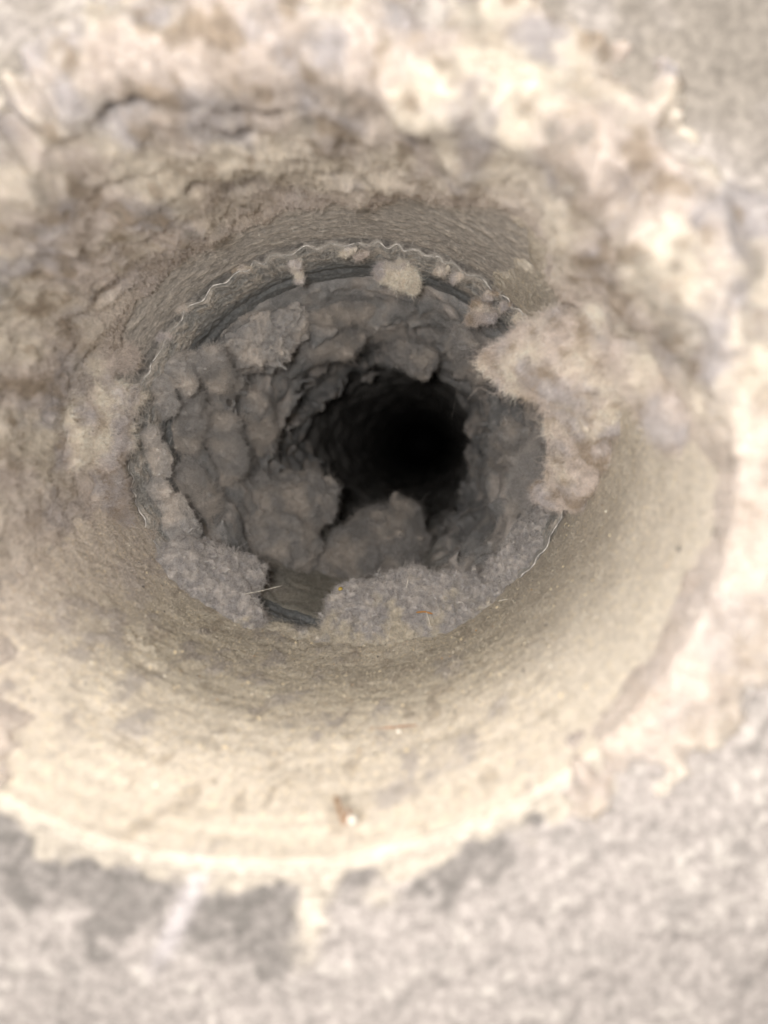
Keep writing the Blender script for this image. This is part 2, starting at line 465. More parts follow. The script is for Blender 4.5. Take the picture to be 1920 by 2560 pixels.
def lining_colour(P, seed):
    n1 = fbm(P, 1 / 12., 2, seed); n2 = fbm(P, 1 / 4., 3, seed + 3); n3 = fbm(P, 1 / 1.2, 2, seed + 6)
    C = mixc(np.broadcast_to(np.array([.268, .262, .255]), P.shape), np.array([.41, .375, .345]), ss(-.3, .5, n1 + .6 * n2))
    C = mixc(C, np.array([.195, .195, .195]), ss(.0, .6, n2 - n1) * .6)
    fl = np.exp(-(np.abs(ang(np.degrees(np.arctan2(P[..., 2], P[..., 0])), 262)) / 34.) ** 4)
    C = mixc(C, np.array([.25, .23, .18]), fl * .7)
    return 1.12 * C * (1 + .18 * n3)[..., None]

def build_lining():
    h = .85
    lo = np.array([-58., 133., -54.]); hi = np.array([60., 345., 54.])
    n = np.ceil((hi - lo) / h).astype(int)
    ax = [lo[i] + h * np.arange(n[i]) for i in range(3)]
    X, Y, Z = np.meshgrid(*[a.astype(np.float32) for a in ax], indexing='ij')
    rho = np.sqrt((X / IX) ** 2 + (Z / IZ) ** 2)
    dep = (1 - rho) * (IX + IZ) / 2                        # mm in from the metal
    ph = np.degrees(np.arctan2(Z, X))
    floor_ = np.exp(-(np.abs(ang(ph, 262)) / 36.) ** 4)
    band = (dep > -2.5) & (dep < 19)
    P = np.stack([X[band], Y[band], Z[band]], -1); d = dep[band]; yb = Y[band]; fl = floor_[band]
    W = P + 4.0 * np.stack([noise(P, 1 / 15., 151), noise(P, 1 / 15., 152), noise(P, 1 / 15., 153)], -1)
    n0 = noise(W, 1 / 30., 154); b1 = billow(W, 1 / 16., 1, 155); b2 = .35 + .5 * fbm(W, 1 / 7., 2, 156); n2 = noise(P, 1 / 2.6, 157); n3 = noise(P, 1 / 1.3, 158)
    start = ss(0, 4, yb - 139 - 5 * n0 - 3 * n2)
    t = -2.2 + start * 3.4 + ss(2, 26, yb - 140) * (1 - .85 * fl) * (3.0 + 8.5 * (b1 - .3) + 6.0 * n0) + start * (1 - .6 * fl) * 5.0 * (b2 - .35) + .85 * n2 + .55 * n3
    # ragged sheets of lint standing in from the sides
    for yy, a0, wd, dt in ((172, 120, 55, 5), (196, 40, 50, 4.5), (205, 165, 38, 8), (226, 95, 60, 6), (238, 190, 30, 9), (250, 10, 45, 6), (282, 140, 70, 7), (292, 350, 40, 6)):
        aa = ang(np.degrees(np.arctan2(P[:, 2], P[:, 0])), a0)
        t = t + dt * np.exp(-(aa / wd) ** 4) * np.exp(-((yb - yy - 7 * n0 * 2) / 7.) ** 2) * (1 + .7 * n2) * (1 - .8 * fl)
    f = np.where(dep < 0, -3.0, 5.0).astype(np.float32)
    f[band] = d - t
    V, F = surface_nets(f, lo, h)
    V = relax(V, F, 6)
    C = lining_colour(V, 160)
    o = mesh('lint_lining', V, F, M_LINT, C, kind='stuff', label='grey-brown lint caked in fluffy clumps round the inside of the narrow duct', cat='lint')
    fuzz('fibres', V, F, C, 110000, 1.5, M_FIBRE, o, rad=.021, weight=1 - .85 * ss(200, 320, V[:, 1]), seed=9, bright=1.2, spread=1.0)
    # beyond, too dim to make out more than soft folds
    ph = np.linspace(0, 360, 240, endpoint=False); y = 335 + 1200 * np.linspace(0, 1, 160) ** 1.6
    PH, Y = np.meshgrid(ph, y, indexing='ij'); c, sn_ = np.cos(np.radians(PH)), np.sin(np.radians(PH))
    P = np.stack([IX * c, Y, IZ * sn_], -1)
    t = 5 + 7 * (billow(P, 1 / 24., 2, 170, .3) - .3) + 1.0 * fbm(P, 1 / 6., 2, 171)
    cx, cz = duct_shift(Y)
    P = np.stack([(IX - t) * c + cx, Y, (IZ - t) * sn_ + cz], -1)
    mesh('deep_layer', P.reshape(-1, 3), grid_faces(240, 160, True), M_LINT, np.full((P.size // 3, 3), .27) * [1.05, 1, .95], parent=o)
build_lining()
# cap added over the far end, painted near black as the hole's shade
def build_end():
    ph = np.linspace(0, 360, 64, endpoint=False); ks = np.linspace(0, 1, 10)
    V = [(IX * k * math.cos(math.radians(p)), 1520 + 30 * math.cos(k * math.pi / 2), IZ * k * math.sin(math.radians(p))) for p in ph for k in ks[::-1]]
    mesh('end_shade_cap', V, grid_faces(64, 10, True), M_FILM, np.full((len(V), 3), .02), parent=inner)
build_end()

# ---------------------------------------------------------------- dust bed along the bottom of the outer duct
def build_dust():
    ph = np.linspace(166, 418, 780)
    s = np.concatenate([-np.linspace(6, 0, 26)[:-1], np.linspace(0, 112, 290)])
    PH, S = np.meshgrid(ph, s, indexing='ij')
    P = sweep(PH, S) * np.array([1, .45, 1])
    low = np.exp(-(np.abs(ang(PH, 268)) / 62.) ** 3)
    n1 = fbm(P, 1 / 12., 2, 71); n2 = fbm(P, 1 / 4., 3, 72); n3 = fbm(P, 1 / 1.3, 3, 73); b1 = billow(P, 1 / 3.2, 3, 74); n4 = fbm(P, 1 / .55, 1, 75)
    Q = np.stack([np.radians(PH) * 50, S * 1.4, 0 * S], -1); st = fbm(Q, 1 / 16., 3, 76)
    right = ss(298, 330, PH)                               # smooth, thinly coated side
    left = ss(235, 205, PH)
    rough = 1 - .8 * right
    t = 1.0 + 4.2 * low * (1 - .25 * ss(60, 100, S)) + rough * (.26 * n2 + .08 * b1 + .10 * n3 + .10 * st) + .45 * n1 + .04 * n4 + .04 * n3
    # a bank of dust against the crimped end
    t = t + 1.4 * ss(78, 104, S) * np.exp(-(np.abs(ang(PH, 276)) / 27.) ** 4) * (1 + .4 * n2)
    # a shallow ridge where the sheet is seamed
    phs, _ = on_duct(850, 1900)
    t = t + .9 * np.exp(-(np.abs(ang(PH, phs + 1.3 * n2)) / 1.6) ** 2) * ss(50, 30, S) * ss(4, 14, S)
    # little torn scab and the pit beside it
    for px, py, dd, wd in ((815, 1652, -1.6, 2.0), (790, 1622, -1.1, 1.4), (850, 1655, -.8, 1.2), (320, 1655, .9, 2), (330, 1715, -.6, 2.0)):
        a0, y0 = on_duct(px, py)
        t = t + dd * np.exp(-((ang(PH, a0) * .95 / wd / 1.7) ** 2 + ((S - y0) / wd) ** 2)) * (1 + .8 * n3)
    ed = np.minimum(PH - 180, 418 - 8 - PH) + 7 * n1 + 3 * n2
    t = t * (1 - .88 * ss(52, -3, S)) - 1.4 * ss(.9, -.9, S)
    t = t - 2.5 * ss(3, -9, ed)
    P = sweep(PH, S, t)
    C = mixc(np.broadcast_to(DUST, P.shape), DUSTG, ss(-.25, .6, n2 * .7 + .4 * n3 + .3 * st))
    C = mixc(C, CREAM * 1.15, ss(62, 20, S + 8 * n2) * .92)  # dust brightened towards the mouth, painting in the strong light there
    C = mixc(C, DUSTG * 1.02, ss(60, 95, S + 8 * n1) * .45)
    Q2 = np.stack([np.radians(PH) * 15, S * 2.0, 2.5 * n1], -1); st2 = fbm(Q2, 1 / 7., 4, 78)
    C = C * (1 + .19 * np.clip(st2, -.8, .8) * (1 - .5 * right))[..., None]
    crack = ss(.045, .0, np.abs(noise(Q2 * [1, .8, 1], 1 / 8., 79) + .12 * n2)) * ss(.0, .4, n1) * rough
    C = mixc(C, BROWN * .7, crack * .5)
    C = mixc(C, BROWN * .9, ss(.3, .75, n2 - .5 * n1) * rough * .4)
    C = mixc(C, LILAC * .95, ss(.15, .6, n1 * .7 + n2 * .5) * .5 * (1 - right))
    C = mixc(C, np.array([.66, .605, .52]), right * .75)  # right side painted paler, as light only grazes it
    C = mixc(C, PINK * 1.2, left * .5)
    C = mixc(C, CREAM * .66, ss(1.8, 0, S + .8 * n1))  # lip toned down in colour because it faces the light
    C = C * (1 + .10 * n3 + .12 * n4)[..., None]
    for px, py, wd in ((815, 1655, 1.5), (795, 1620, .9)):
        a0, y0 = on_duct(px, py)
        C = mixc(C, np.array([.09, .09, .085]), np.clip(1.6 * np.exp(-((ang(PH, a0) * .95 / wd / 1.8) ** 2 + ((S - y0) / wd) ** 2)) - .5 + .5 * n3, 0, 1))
    V, F = P.reshape(-1, 3), grid_faces(len(ph), len(s)); C = C.reshape(-1, 3)
    o = mesh('dust', V, F, M_DUST, C, kind='stuff', label='bed of sandy cream dust along the bottom of the wide duct', cat='dust')
    fuzz('fibres', V, F, C, 60000, .6, M_FIBRE, o, rad=.016, weight=(ss(15, 60, S) * (1 - .6 * right)).ravel() + 1e-7, seed=11, bright=1.15, spread=1.2)
    # loose grains
    r = np.random.default_rng(5); n = 1700
    a = 270 + r.normal(size=n) * 38; sy = 8 + 100 * r.random(n) ** .75
    tt = 1.0 + 2.6 * np.exp(-(np.abs(ang(a, 268)) / 62.) ** 3) * (1 - .35 * ss(60, 100, sy)) + 2.4 * ss(78, 104, sy) * np.exp(-(np.abs(ang(a, 276)) / 27.) ** 4)
    j = np.clip(np.round((a - 166) / (418 - 166) * (len(ph) - 1)).astype(int), 0, len(ph) - 1)
    i = np.clip(np.searchsorted(s, sy), 0, len(s) - 1)
    G = P[j, i]
    o8 = np.array([[1, 0, 0], [-1, 0, 0], [0, 1, 0], [0, -1, 0], [0, 0, 1], [0, 0, -1]], float)
    f8 = np.array([[0, 2, 4], [2, 1, 4], [1, 3, 4], [3, 0, 4], [2, 0, 5], [1, 2, 5], [3, 1, 5], [0, 3, 5]])
    sz = .09 + .10 * r.gamma(1.5, .6, n)
    VV = (G[:, None] + o8[None] * sz[:, None, None] * r.uniform(.6, 1.3, (n, 6, 1))).reshape(-1, 3)
    FF = (f8[None] + (np.arange(n) * 6)[:, None, None]).reshape(-1, 3)
    pal = np.array([[.62, .52, .36], [.75, .70, .6], [.12, .11, .1], [.45, .27, .12], [.5, .44, .34], [.3, .27, .22]])
    cc = pal[r.choice(6, n, p=[.36, .05, .13, .03, .28, .15])]
    mesh('sand', VV, FF, M_EDGE, np.repeat(cc, 6, 0), smooth=False, kind='stuff', label='loose sand grains scattered over the dust in the wide duct', cat='sand')
build_dust()

# ---------------------------------------------------------------- thick lint round the upper mouth
def build_mat():
    ph = np.linspace(-60, 236, 840)
    s = np.concatenate([-np.linspace(30, RHO, 56)[:-1], np.linspace(-RHO, RHO, 44)[:-1], np.linspace(RHO, 110, 250)])
    PH, S = np.meshgrid(ph, s, indexing='ij')
    P = sweep(PH, S)
    # inner edge of the mat
    ctl = [on_duct(*q) for q in ((262, 1350), (262, 1250), (285, 1120), (300, 1000), (300, 880), (312, 790), (400, 690), (520, 612), (710, 535), (900, 506), (1100, 504), (1290, 530), (1385, 620), (1400, 700), (1490, 800), (1560, 900), (1700, 1050), (1800, 1180))]
    ca = np.array([c[0] if c[0] < 250 else c[0] - 360 for c in ctl]); cy = np.array([min(c[1], 101) for c in ctl])
    o_ = np.argsort(ca); Ye = np.interp(PH, ca[o_], cy[o_])
    AX = np.array([1, .42, 1])
    n0 = fbm(P * AX, 1 / 22., 2, 81); n1 = fbm(P * AX, 1 / 9., 3, 82); n2 = fbm(P * AX, 1 / 3.4, 3, 83)
    u = Ye - S + 4 * n1 + 1.8 * n2
    wall_ = ss(0, -8, S)
    side = ss(180, 215, PH)                                # thin felted coat low on the left
    rs = ss(35, 5, PH)
    thick = (1 - .8 * side) * (1 - .6 * rs)
    t = -.8 + 1.9 * ss(0, 2.2, u)
    ur = np.clip(u, 0, 70)
    t = t + thick * (.03 * ur + .6 * ss(0, 2.5, u - 9 - 4 * n0 + 2 * n2) + .6 * ss(0, 4, u - 19 - 6 * n0 - 3 * n1) + .7 * ss(0, 5, u - 31 - 8 * n0 - 3 * n1))
    t = t * (1 - .55 * wall_)
    # second pass: soft lumps and hollows, measured on the raised surface
    P = sweep(PH, S, np.maximum(t, 0)) * AX
    W = P + 3.0 * np.stack([noise(P, 1 / 11., 91), noise(P, 1 / 11., 92), noise(P, 1 / 11., 93)], -1)
    b0 = billow(W, 1 / 19., 2, 85, .3); m1 = fbm(W, 1 / 8., 2, 86); m2 = fbm(P, 1 / 3., 2, 87, .6); n3 = fbm(P, 1 / 1.1, 2, 84)
    lump = thick * ss(2, 18, u) * (1 - .45 * wall_)
    t = t + lump * (1 - .45 * ss(120, 150, PH)) * (3.8 * (b0 - .4) + 1.9 * m1) + ss(0, 6, u) * (.34 * m2 + .14 * n3)
    for px, py, wd, dp in ((300, 205, 3.2, 4.5), (640, 190, 2.8, 5), (600, 265, 2.6, 3), (1370, 140, 2.4, 4), (470, 400, 2.6, 2.5), (1580, 560, 2.6, 3), (1600, 480, 2.8, 2.5), (620, 425, 2.2, 2), (820, 385, 2.6, 1.5), (240, 700, 3.5, 2.5), (200, 880, 3.0, 2.5), (230, 420, 3, 1.5)):
        a0, y0 = on_duct(px, py)
        t = t - 1.5 * dp * np.exp(-((ang(PH, a0) * .98 / wd) ** 2 + ((S - y0) / wd / .8) ** 2)) * (1 + .6 * m2)
    # the coat ends raggedly on the wall
    edge_out = 6 + 5 * n0 + 5 * n1 + 2.5 * n2 + 9 * np.exp(-(ang(PH, 16) / 20.) ** 2) + 4 * np.exp(-(ang(PH, 48) / 9.) ** 2) - 5 * np.exp(-(ang(PH, 120) / 9.) ** 2)
    t = t - 7 * ss(-3, 5, -S - edge_out)
    endfade = np.minimum(PH + 60, 236 - PH) + 9 * n1 + 5 * n2
    t = t - 4 * ss(14, -4, endfade)
    P = sweep(PH, S, t)
    k = np.clip(t / 3, 0, 1)[..., None]
    P = P + k * np.stack([.6 * fbm(P, 1 / 6., 2, 87), .6 * fbm(P, 1 / 7., 2, 88), .6 * fbm(P, 1 / 6., 2, 89)], -1)
    C = lint_colour(P * AX, 90, .62)
    C = mixc(C, PINK * 1.35, ss(42, 5, u) * .65)  # lint painted paler towards its inner edge, where light falls weakly
    C = mixc(C, CREAM, bump(u, 26, 7) * ss(-.2, .4, n1) * .6)
    C = mixc(C, BROWN, ss(.15, .75, fbm(P * AX, 1 / 6., 3, 95)) * .38)
    C = mixc(C, SOOT * 1.6, ss(.4, .85, fbm(P * AX, 1 / 5., 2, 96)) * .55)
    C = mixc(C, PINK * 1.4, side * .7)  # low left coat lightened in colour to offset its grazing light
    C = C * (.73 + .08 * n3)[..., None]
    V, F = P.reshape(-1, 3), grid_faces(len(ph), len(s)); C = C.reshape(-1, 3)
    # leave out the faces that lie wholly behind the metal
    keep = (t.reshape(-1)[F] > -.6).any(1); F = F[keep]
    o = mesh('lint_mat', V, F, M_LINT, C, kind='stuff', label='thick cream and mauve lint matted round the upper mouth of the wide duct', cat='lint')
    fuzz('fibres', V, F, C, 120000, .9, M_FIBRE, o, rad=.021, spread=1.1, weight=(ss(-30, 10, S) + .1).ravel() * (t > 0).ravel() + 1e-7, seed=13, bright=1.2)
build_mat()

# ---------------------------------------------------------------- clumps of lint: solid shapes grown from lobes
def lobes_sdf(P, lobes, k):
    out = None
    for p0, p1, r0, r1 in lobes:
        p0, p1 = np.asarray(p0, float), np.asarray(p1, float)
        d = p1 - p0; L2 = d @ d + 1e-9
        t = np.clip(((P - p0) @ d) / L2, 0, 1)
        sd = np.linalg.norm(P - p0 - t[..., None] * d, axis=-1) - (r0 + (r1 - r0) * t)
        if out is None: out = sd
        else:
            h_ = np.clip(.5 + .5 * (out - sd) / k, 0, 1); out = out * (1 - h_) + sd * h_ - k * h_ * (1 - h_)
    return out

def clump(name, label, lobes, h=.6, k=3.0, amp=(2.0, .8, .35), freq=(1 / 8., 1 / 3., 1 / 1.2), seed=0, colour=None, hairs=20000, hlen=1.2, rad=.024,
          comb=None, cat='lint', group=None, spread=.8, bright=1.12, warm=.5, cut=None, stretch=None, smooth=1):
    pts = np.array([q for l in lobes for q in (np.asarray(l[0]) - l[2], np.asarray(l[0]) + l[2], np.asarray(l[1]) - l[3], np.asarray(l[1]) + l[3])])
    lo, hi = pts.min(0) - amp[0] - 1.5, pts.max(0) + amp[0] + 1.5
    n = np.ceil((hi - lo) / h).astype(int) + 1
    ax = [lo[i] + h * np.arange(n[i]) for i in range(3)]
    P = np.stack(np.meshgrid(*ax, indexing='ij'), -1)
    f = lobes_sdf(P, lobes, k)
    band = np.abs(f) < amp[0] * 1.3 + 1.5; B = P[band]
    Bs = B if stretch is None else B * np.asarray(stretch)
    f[band] -= amp[0] * (billow(Bs, freq[0], 2, seed, .4) - .42) * 1.5 + amp[1] * fbm(Bs, freq[1], 2, seed + 3) + amp[2] * fbm(B, freq[2], 2, seed + 6)
    if cut is not None: f = np.maximum(f, cut(P))
    f[[0, -1]] = 5; f[:, [0, -1]] = 5; f[:, :, [0, -1]] = 5
    V, F = surface_nets(f, lo, h)
    V = relax(V, F, smooth)
    C = (colour(V) if colour else lint_colour(V, seed + 20, warm))
    o = mesh(name, V, F, M_LINT, C, label=label, cat=cat, group=group)
    if hairs: fuzz('fibres', V, F, C, hairs, hlen, M_FIBRE, o, rad=rad, comb=comb, seed=seed + 50, spread=spread, bright=bright)
    return o

def lob(px0, py0, d0, r0, px1=None, py1=None, d1=None, r1=None):
    p0 = at(px0, py0, d0)
    p1 = p0 if px1 is None else at(px1, py1, d1)
    return (p0, p1, r0, r0 if r1 is None else r1)

def mound_colour(seed, dusty=.5):
    def f(V):
        n1 = fbm(V, 1 / 7., 3, seed); n2 = fbm(V, 1 / 2., 3, seed + 2); n3 = fbm(V, 1 / .7, 2, seed + 4)
        c = mixc(np.broadcast_to(MAUVE, V.shape), np.array([.445, .415, .39]), ss(-.4, .4, n2))
        c = mixc(c, DUST * .85, ss(.45 - dusty * .9, .9 - dusty * .6, n1 * .7 + n2 * .25 - (V[:, 2] + 40) * .05))
        return c * (1 + .28 * n3)[..., None]
    return f
def inner_colour(seed, f0=1.0):
    def f(V):
        n2 = fbm(V, 1 / 9., 2, seed); n3 = fbm(V, 1 / 1.5, 2, seed + 2)
        c = mixc(np.broadcast_to(np.array([.295, .28, .267]), V.shape), np.array([.415, .375, .335]), ss(-.35, .6, n2))
        return c * f0 * (1 + .2 * n3)[..., None]
    return f

# the two big balls of lint deep in the duct
clump('lint_ball', 'rounded grey lint ball with a knobbly top, the left of two deep in the duct',
      [lob(665, 1275, 296, 12), lob(750, 1260, 300, 10.5), lob(695, 1365, 290, 13), lob(610, 1345, 284, 9.5), lob(785, 1235, 304, 6)], h=.55, k=3, amp=(3.2, 1.8, .7), freq=(1 / 9., 1 / 4., 1 / 1.5), seed=101, colour=inner_colour(102, 1.1), hairs=34000, hlen=1.4, rad=.019, spread=1.0, smooth=4)
clump('lint_ball', 'domed grey lint ball with a cleft front, the right of two deep in the duct',
      [lob(950, 1360, 312, 13.5), lob(885, 1385, 304, 10.5), lob(995, 1395, 312, 8), lob(1010, 1295, 320, 7, 1040, 1350, 318, 4)], h=.55, k=2.0, amp=(3.0, 1.7, .7), freq=(1 / 9., 1 / 4., 1 / 1.5), seed=111, colour=inner_colour(112, 1.05), hairs=34000, hlen=1.4, rad=.019, spread=1.0, smooth=4)
clump('lint_tuft', 'small grey lint tuft low between the two deep lint balls',
      [lob(810, 1430, 300, 4.5), lob(845, 1465, 298, 4)], h=.5, k=2, amp=(1.0, .6, .3), seed=116, colour=inner_colour(117), hairs=3000, hlen=.9)

# mounds lying over the crimped edge
clump('lint_mound', 'mauve-grey fuzzy lint mound over the crimped edge, left of the gap',
      [lob(450, 1420, 205, 6.5, 500, 1530, 207, 8), lob(520, 1420, 214, 6, 610, 1440, 216, 5), lob(560, 1500, 208, 7, 600, 1560, 205, 6), lob(480, 1570, 207, 6, 570, 1610, 205, 5)],
      h=.42, k=3, amp=(1.7, 1.3, .8), freq=(1 / 6., 1 / 2.8, 1 / 1.2), seed=121, colour=mound_colour(122, .35), hairs=42000, hlen=.85, rad=.019, spread=1.0)
clump('lint_mound', 'broad mauve and sandy lint mound with a fuzzy crest, below the dark hole',
      [lob(890, 1520, 208, 6, 980, 1560, 206, 8.5), lob(1010, 1480, 211, 6, 1100, 1510, 210, 7), lob(1000, 1590, 204, 8, 1180, 1590, 204, 8), lob(1210, 1520, 208, 5.5, 1240, 1560, 206, 6), lob(1150, 1470, 212, 4.2), lob(870, 1590, 205, 6)],
      h=.42, k=2.6, amp=(1.9, 1.4, .85), freq=(1 / 6., 1 / 2.8, 1 / 1.2), seed=131, colour=mound_colour(132, .62), hairs=70000, hlen=.85, rad=.019, spread=1.0)
clump('lint_mound', 'dark mauve lint heap inside the bare crimped edge, right of the broad mound',
      [lob(1280, 1440, 214, 6, 1340, 1400, 214, 6), lob(1330, 1350, 222, 6, 1370, 1300, 226, 5), lob(1250, 1480, 214, 5)],
      h=.45, k=3, amp=(1.6, 1.3, .8), freq=(1 / 6., 1 / 2.8, 1 / 1.2), seed=141, colour=mound_colour(142, .15), hairs=22000, hlen=.85, rad=.019, spread=1.0)
clump('lint_ridge', 'low crumbly ridge of lint and dust between the two mounds',
      [lob(640, 1600, 206, 4.5, 760, 1625, 204, 4.0), lob(760, 1625, 204, 4.0, 850, 1620, 204, 5)],
      h=.45, k=2.5, amp=(1.1, .8, .5), freq=(1 / 5., 1 / 2.2, 1 / 1.0), seed=146, colour=mound_colour(147, .75), hairs=14000, hlen=.8, rad=.018, spread=1.0)

# torn flap on the right
clump('lint_flap', 'pale furry paw-shaped lint flap reaching into the duct from the upper right wall',
      [lob(1225, 900, 176, 2.2, 1330, 885, 166, 4.2), lob(1330, 885, 166, 4.2, 1420, 865, 158, 5), lob(1270, 945, 176, 2.2, 1380, 950, 166, 4), lob(1380, 950, 166, 4, 1480, 940, 158, 4.2), lob(1345, 848, 168, 2.4, 1480, 830, 153, 4.2), lob(1400, 878, 160, 4.6, 1570, 850, 148, 5), lob(1440, 935, 160, 4.2, 1550, 915, 152, 4.2), lob(1500, 830, 150, 4.5, 1620, 750, 138, 5), lob(1580, 770, 142, 4.5, 1700, 680, 126, 5)],
      h=.5, k=4, amp=(1.5, .9, .35), freq=(1 / 9., 1 / 4., 1 / 1.3), seed=151, hairs=34000, hlen=1.2, rad=.018, comb=(-.8, .25, -.3), warm=.7, spread=.6, bright=1.25, stretch=(.55, 1, 1))
clump('lint_flap', 'curled pale lint sheet hanging down the right wall under the paw-shaped flap',
      [lob(1405, 1000, 172, 4.2, 1525, 965, 158, 5), lob(1412, 1060, 177, 4.4, 1510, 1040, 164, 4.5), lob(1425, 1130, 183, 4.4, 1490, 1120, 172, 4), lob(1408, 1190, 188, 4.0, 1460, 1200, 180, 3.5), lob(1360, 1228, 194, 2.8, 1440, 1238, 187, 3)],
      h=.5, k=3, amp=(1.4, .8, .35), freq=(1 / 9., 1 / 4., 1 / 1.3), seed=161, hairs=26000, hlen=.9, rad=.019, comb=(-.4, .1, -.3), warm=.65, spread=.7, bright=1.2)

clump('lint_roll', 'rounded greyish lint roll along the right duct wall beyond the paw-shaped flap',
      [lob(1620, 800, 138, 5.5, 1650, 930, 134, 5), lob(1650, 930, 134, 5, 1700, 1060, 126, 4), lob(1690, 860, 128, 5, 1730, 1010, 120, 4.5)],
      h=.7, k=4, amp=(1.4, .9, .4), seed=166, hairs=24000, hlen=1.3, rad=.022, warm=.35, spread=1.0)

# ragged clump on the left
clump('lint_clump', 'pale ragged lint clump with pointed lobes jutting from the left duct wall',
      [lob(150, 985, 172, 4.5, 270, 1000, 188, 3.6), lob(270, 995, 188, 3.4, 352, 985, 198, 1.4), lob(150, 1060, 171, 5, 260, 1075, 188, 4), lob(240, 1130, 184, 4.2, 325, 1108, 196, 1.5), lob(150, 1120, 172, 4.5, 255, 1165, 190, 3), lob(240, 1060, 186, 3.5, 315, 1040, 196, 1.6), lob(100, 960, 164, 4, 130, 1150, 168, 4)],
      h=.5, k=3, amp=(1.1, 1.0, .35), stretch=(.35, 1, 1), freq=(1 / 6., 1 / 2.6, 1 / 1.1), seed=171, hairs=20000, hlen=1.2, rad=.019, comb=(.7, .3, -.2), warm=.7, spread=.7, bright=1.25)
clump('lint_clump', 'pinkish lint tuft with a dark mauve hollow above the pale left clump',
      [lob(170, 840, 174, 4.5, 270, 885, 190, 3.4), lob(270, 885, 190, 3.2, 335, 905, 198, 1.5), lob(130, 900, 168, 4.5, 230, 925, 182, 3.8), lob(150, 780, 172, 4, 230, 820, 186, 3)],
      h=.55, k=3, amp=(1.3, .9, .35), stretch=(.5, 1, 1), freq=(1 / 6., 1 / 2.6, 1 / 1.1), seed=181, hairs=20000, hlen=1.2, rad=.02, comb=(.5, .3, 0), warm=.5, spread=.6)
clump('lint_tuft', 'fuzzy mauve-brown lint tuft low on the left wall below the pale clump',
      [lob(230, 1270, 190, 5.5, 280, 1310, 196, 3.5), lob(225, 1210, 186, 5, 285, 1240, 195, 3)],
      h=.55, k=3, amp=(1.3, .9, .45), freq=(1 / 6., 1 / 2.6, 1 / 1.1), seed=186, hairs=14000, hlen=1.3, rad=.024, comb=(.4, .2, 0), warm=.35)

# small tufts on the collar
clump('lint_tuft', 'whitish fluffy lint ball stuck under the top of the crimped collar',
      [lob(1005, 690, 216, 3.4), lob(960, 680, 215, 2.2), lob(1030, 710, 218, 2)], h=.35, k=1.5, amp=(.9, .6, .35), freq=(1 / 4., 1 / 1.8, 1 / .8), seed=191, hairs=7000, hlen=.9, rad=.02, warm=.8, bright=1.2)
clump('lint_tuft', 'narrow white lint wisp hanging from the top of the crimped edge',
      [lob(738, 655, 209, 1.3, 748, 705, 214, .8)], h=.3, k=1, amp=(.5, .4, .25), freq=(1 / 3., 1 / 1.5, 1 / .7), seed=196, hairs=1800, hlen=.7, rad=.02, warm=.9, bright=1.25)
clump('lint_tuft', 'small pale lint tuft on the collar near the paw-shaped flap',
      [lob(1200, 775, 214, 2.4), lob(1225, 790, 214, 1.8), lob(1180, 800, 216, 1.6)], h=.35, k=1.5, amp=(.8, .5, .3), freq=(1 / 4., 1 / 1.8, 1 / .8), seed=201, hairs=4000, hlen=.9, rad=.02, warm=.6)
for i_, (qx, qy) in enumerate(((405, 845), (452, 770), (605, 672), (870, 628), (905, 636), (1105, 676), (1140, 694), (1225, 738), (1262, 765), (1300, 792))):
    clump('lint_tuft', 'tiny ragged lint tuft on the upper crimped edge, %s along from the left' % 'first second third fourth fifth sixth seventh eighth ninth tenth'.split()[i_], [lob(qx, qy, 206, .55 + .07 * (i_ % 4), qx + 16, qy - 4, 205, .35), lob(qx - 12, qy + 6, 207, .45, qx, qy, 206, .5)],
          h=.28, k=1, amp=(.6, .6, .5), freq=(1 / 2.5, 1 / 1.4, 1 / .7), seed=240 + 5 * i_, warm=.5, hairs=900, hlen=.8, rad=.018, spread=1.2, group='tufts on the crimped edge')
clump('lint_flake', 'broad pale lint flake peeling from the upper left of the narrow duct',
      [lob(610, 850, 246, 4.2, 720, 800, 252, 5.5), lob(600, 880, 246, 4, 680, 870, 250, 5), lob(735, 800, 254, 3.6, 755, 830, 256, 2.2)],
      h=.45, k=3, amp=(2.2, 1.5, .7), freq=(1 / 6., 1 / 3., 1 / 1.2), seed=211, colour=inner_colour(212, 1.25), hairs=9000, hlen=1.0, rad=.022, spread=1.0)
clump('lint_flake', 'ragged lint flake hanging from the roof of the narrow duct, above the dark hole',
      [lob(1010, 880, 285, 5, 1060, 900, 285, 4.5), lob(1045, 915, 285, 3.5, 1055, 935, 286, 2)],
      h=.5, k=3, amp=(1.3, .8, .4), freq=(1 / 5., 1 / 2.4, 1 / 1.0), seed=216, colour=inner_colour(217, 1.0), hairs=6000, hlen=.9)
def flake_at(px, py, px1, py1, r, seed, label, f0=1.1, sink=5.0):
    def pt(x, y):
        _, Y = on_duct(x, y, IX - sink, IZ - sink); return at(x, y, Y - CAM[1])
    a, b = pt(px, py), pt(px1, py1); m_ = (a + b) / 2; j = np.random.default_rng(seed)
    lb = [(a, m_, r * .7, r), (m_, b, r, r * .6)]
    for q in (a, m_, b):
        lb.append((q, q + j.normal(size=3) * r * np.array([.8, 1.2, .8]), r * .7, r * .35))
    clump('lint_flake', label, lb, h=.55, k=2.2, amp=(2.0, 1.3, .6), freq=(1 / 8., 1 / 4., 1 / 1.3), seed=seed, colour=inner_colour(seed + 1, f0), hairs=11000, hlen=1.4, rad=.019, spread=1.0, smooth=2)
flake_at(478, 985, 470, 1110, 3.4, 301, 'tall ragged lint strip on the left inside of the narrow duct', 1.1, 3.5)
flake_at(560, 1060, 575, 1180, 3.8, 311, 'brownish lint flake on the left wall just above the knobbly lint ball', 1.15, 10)
flake_at(640, 1010, 655, 1110, 4.2, 321, 'dim lint drape deep on the left wall beside the dark hole', 1.15, 14)
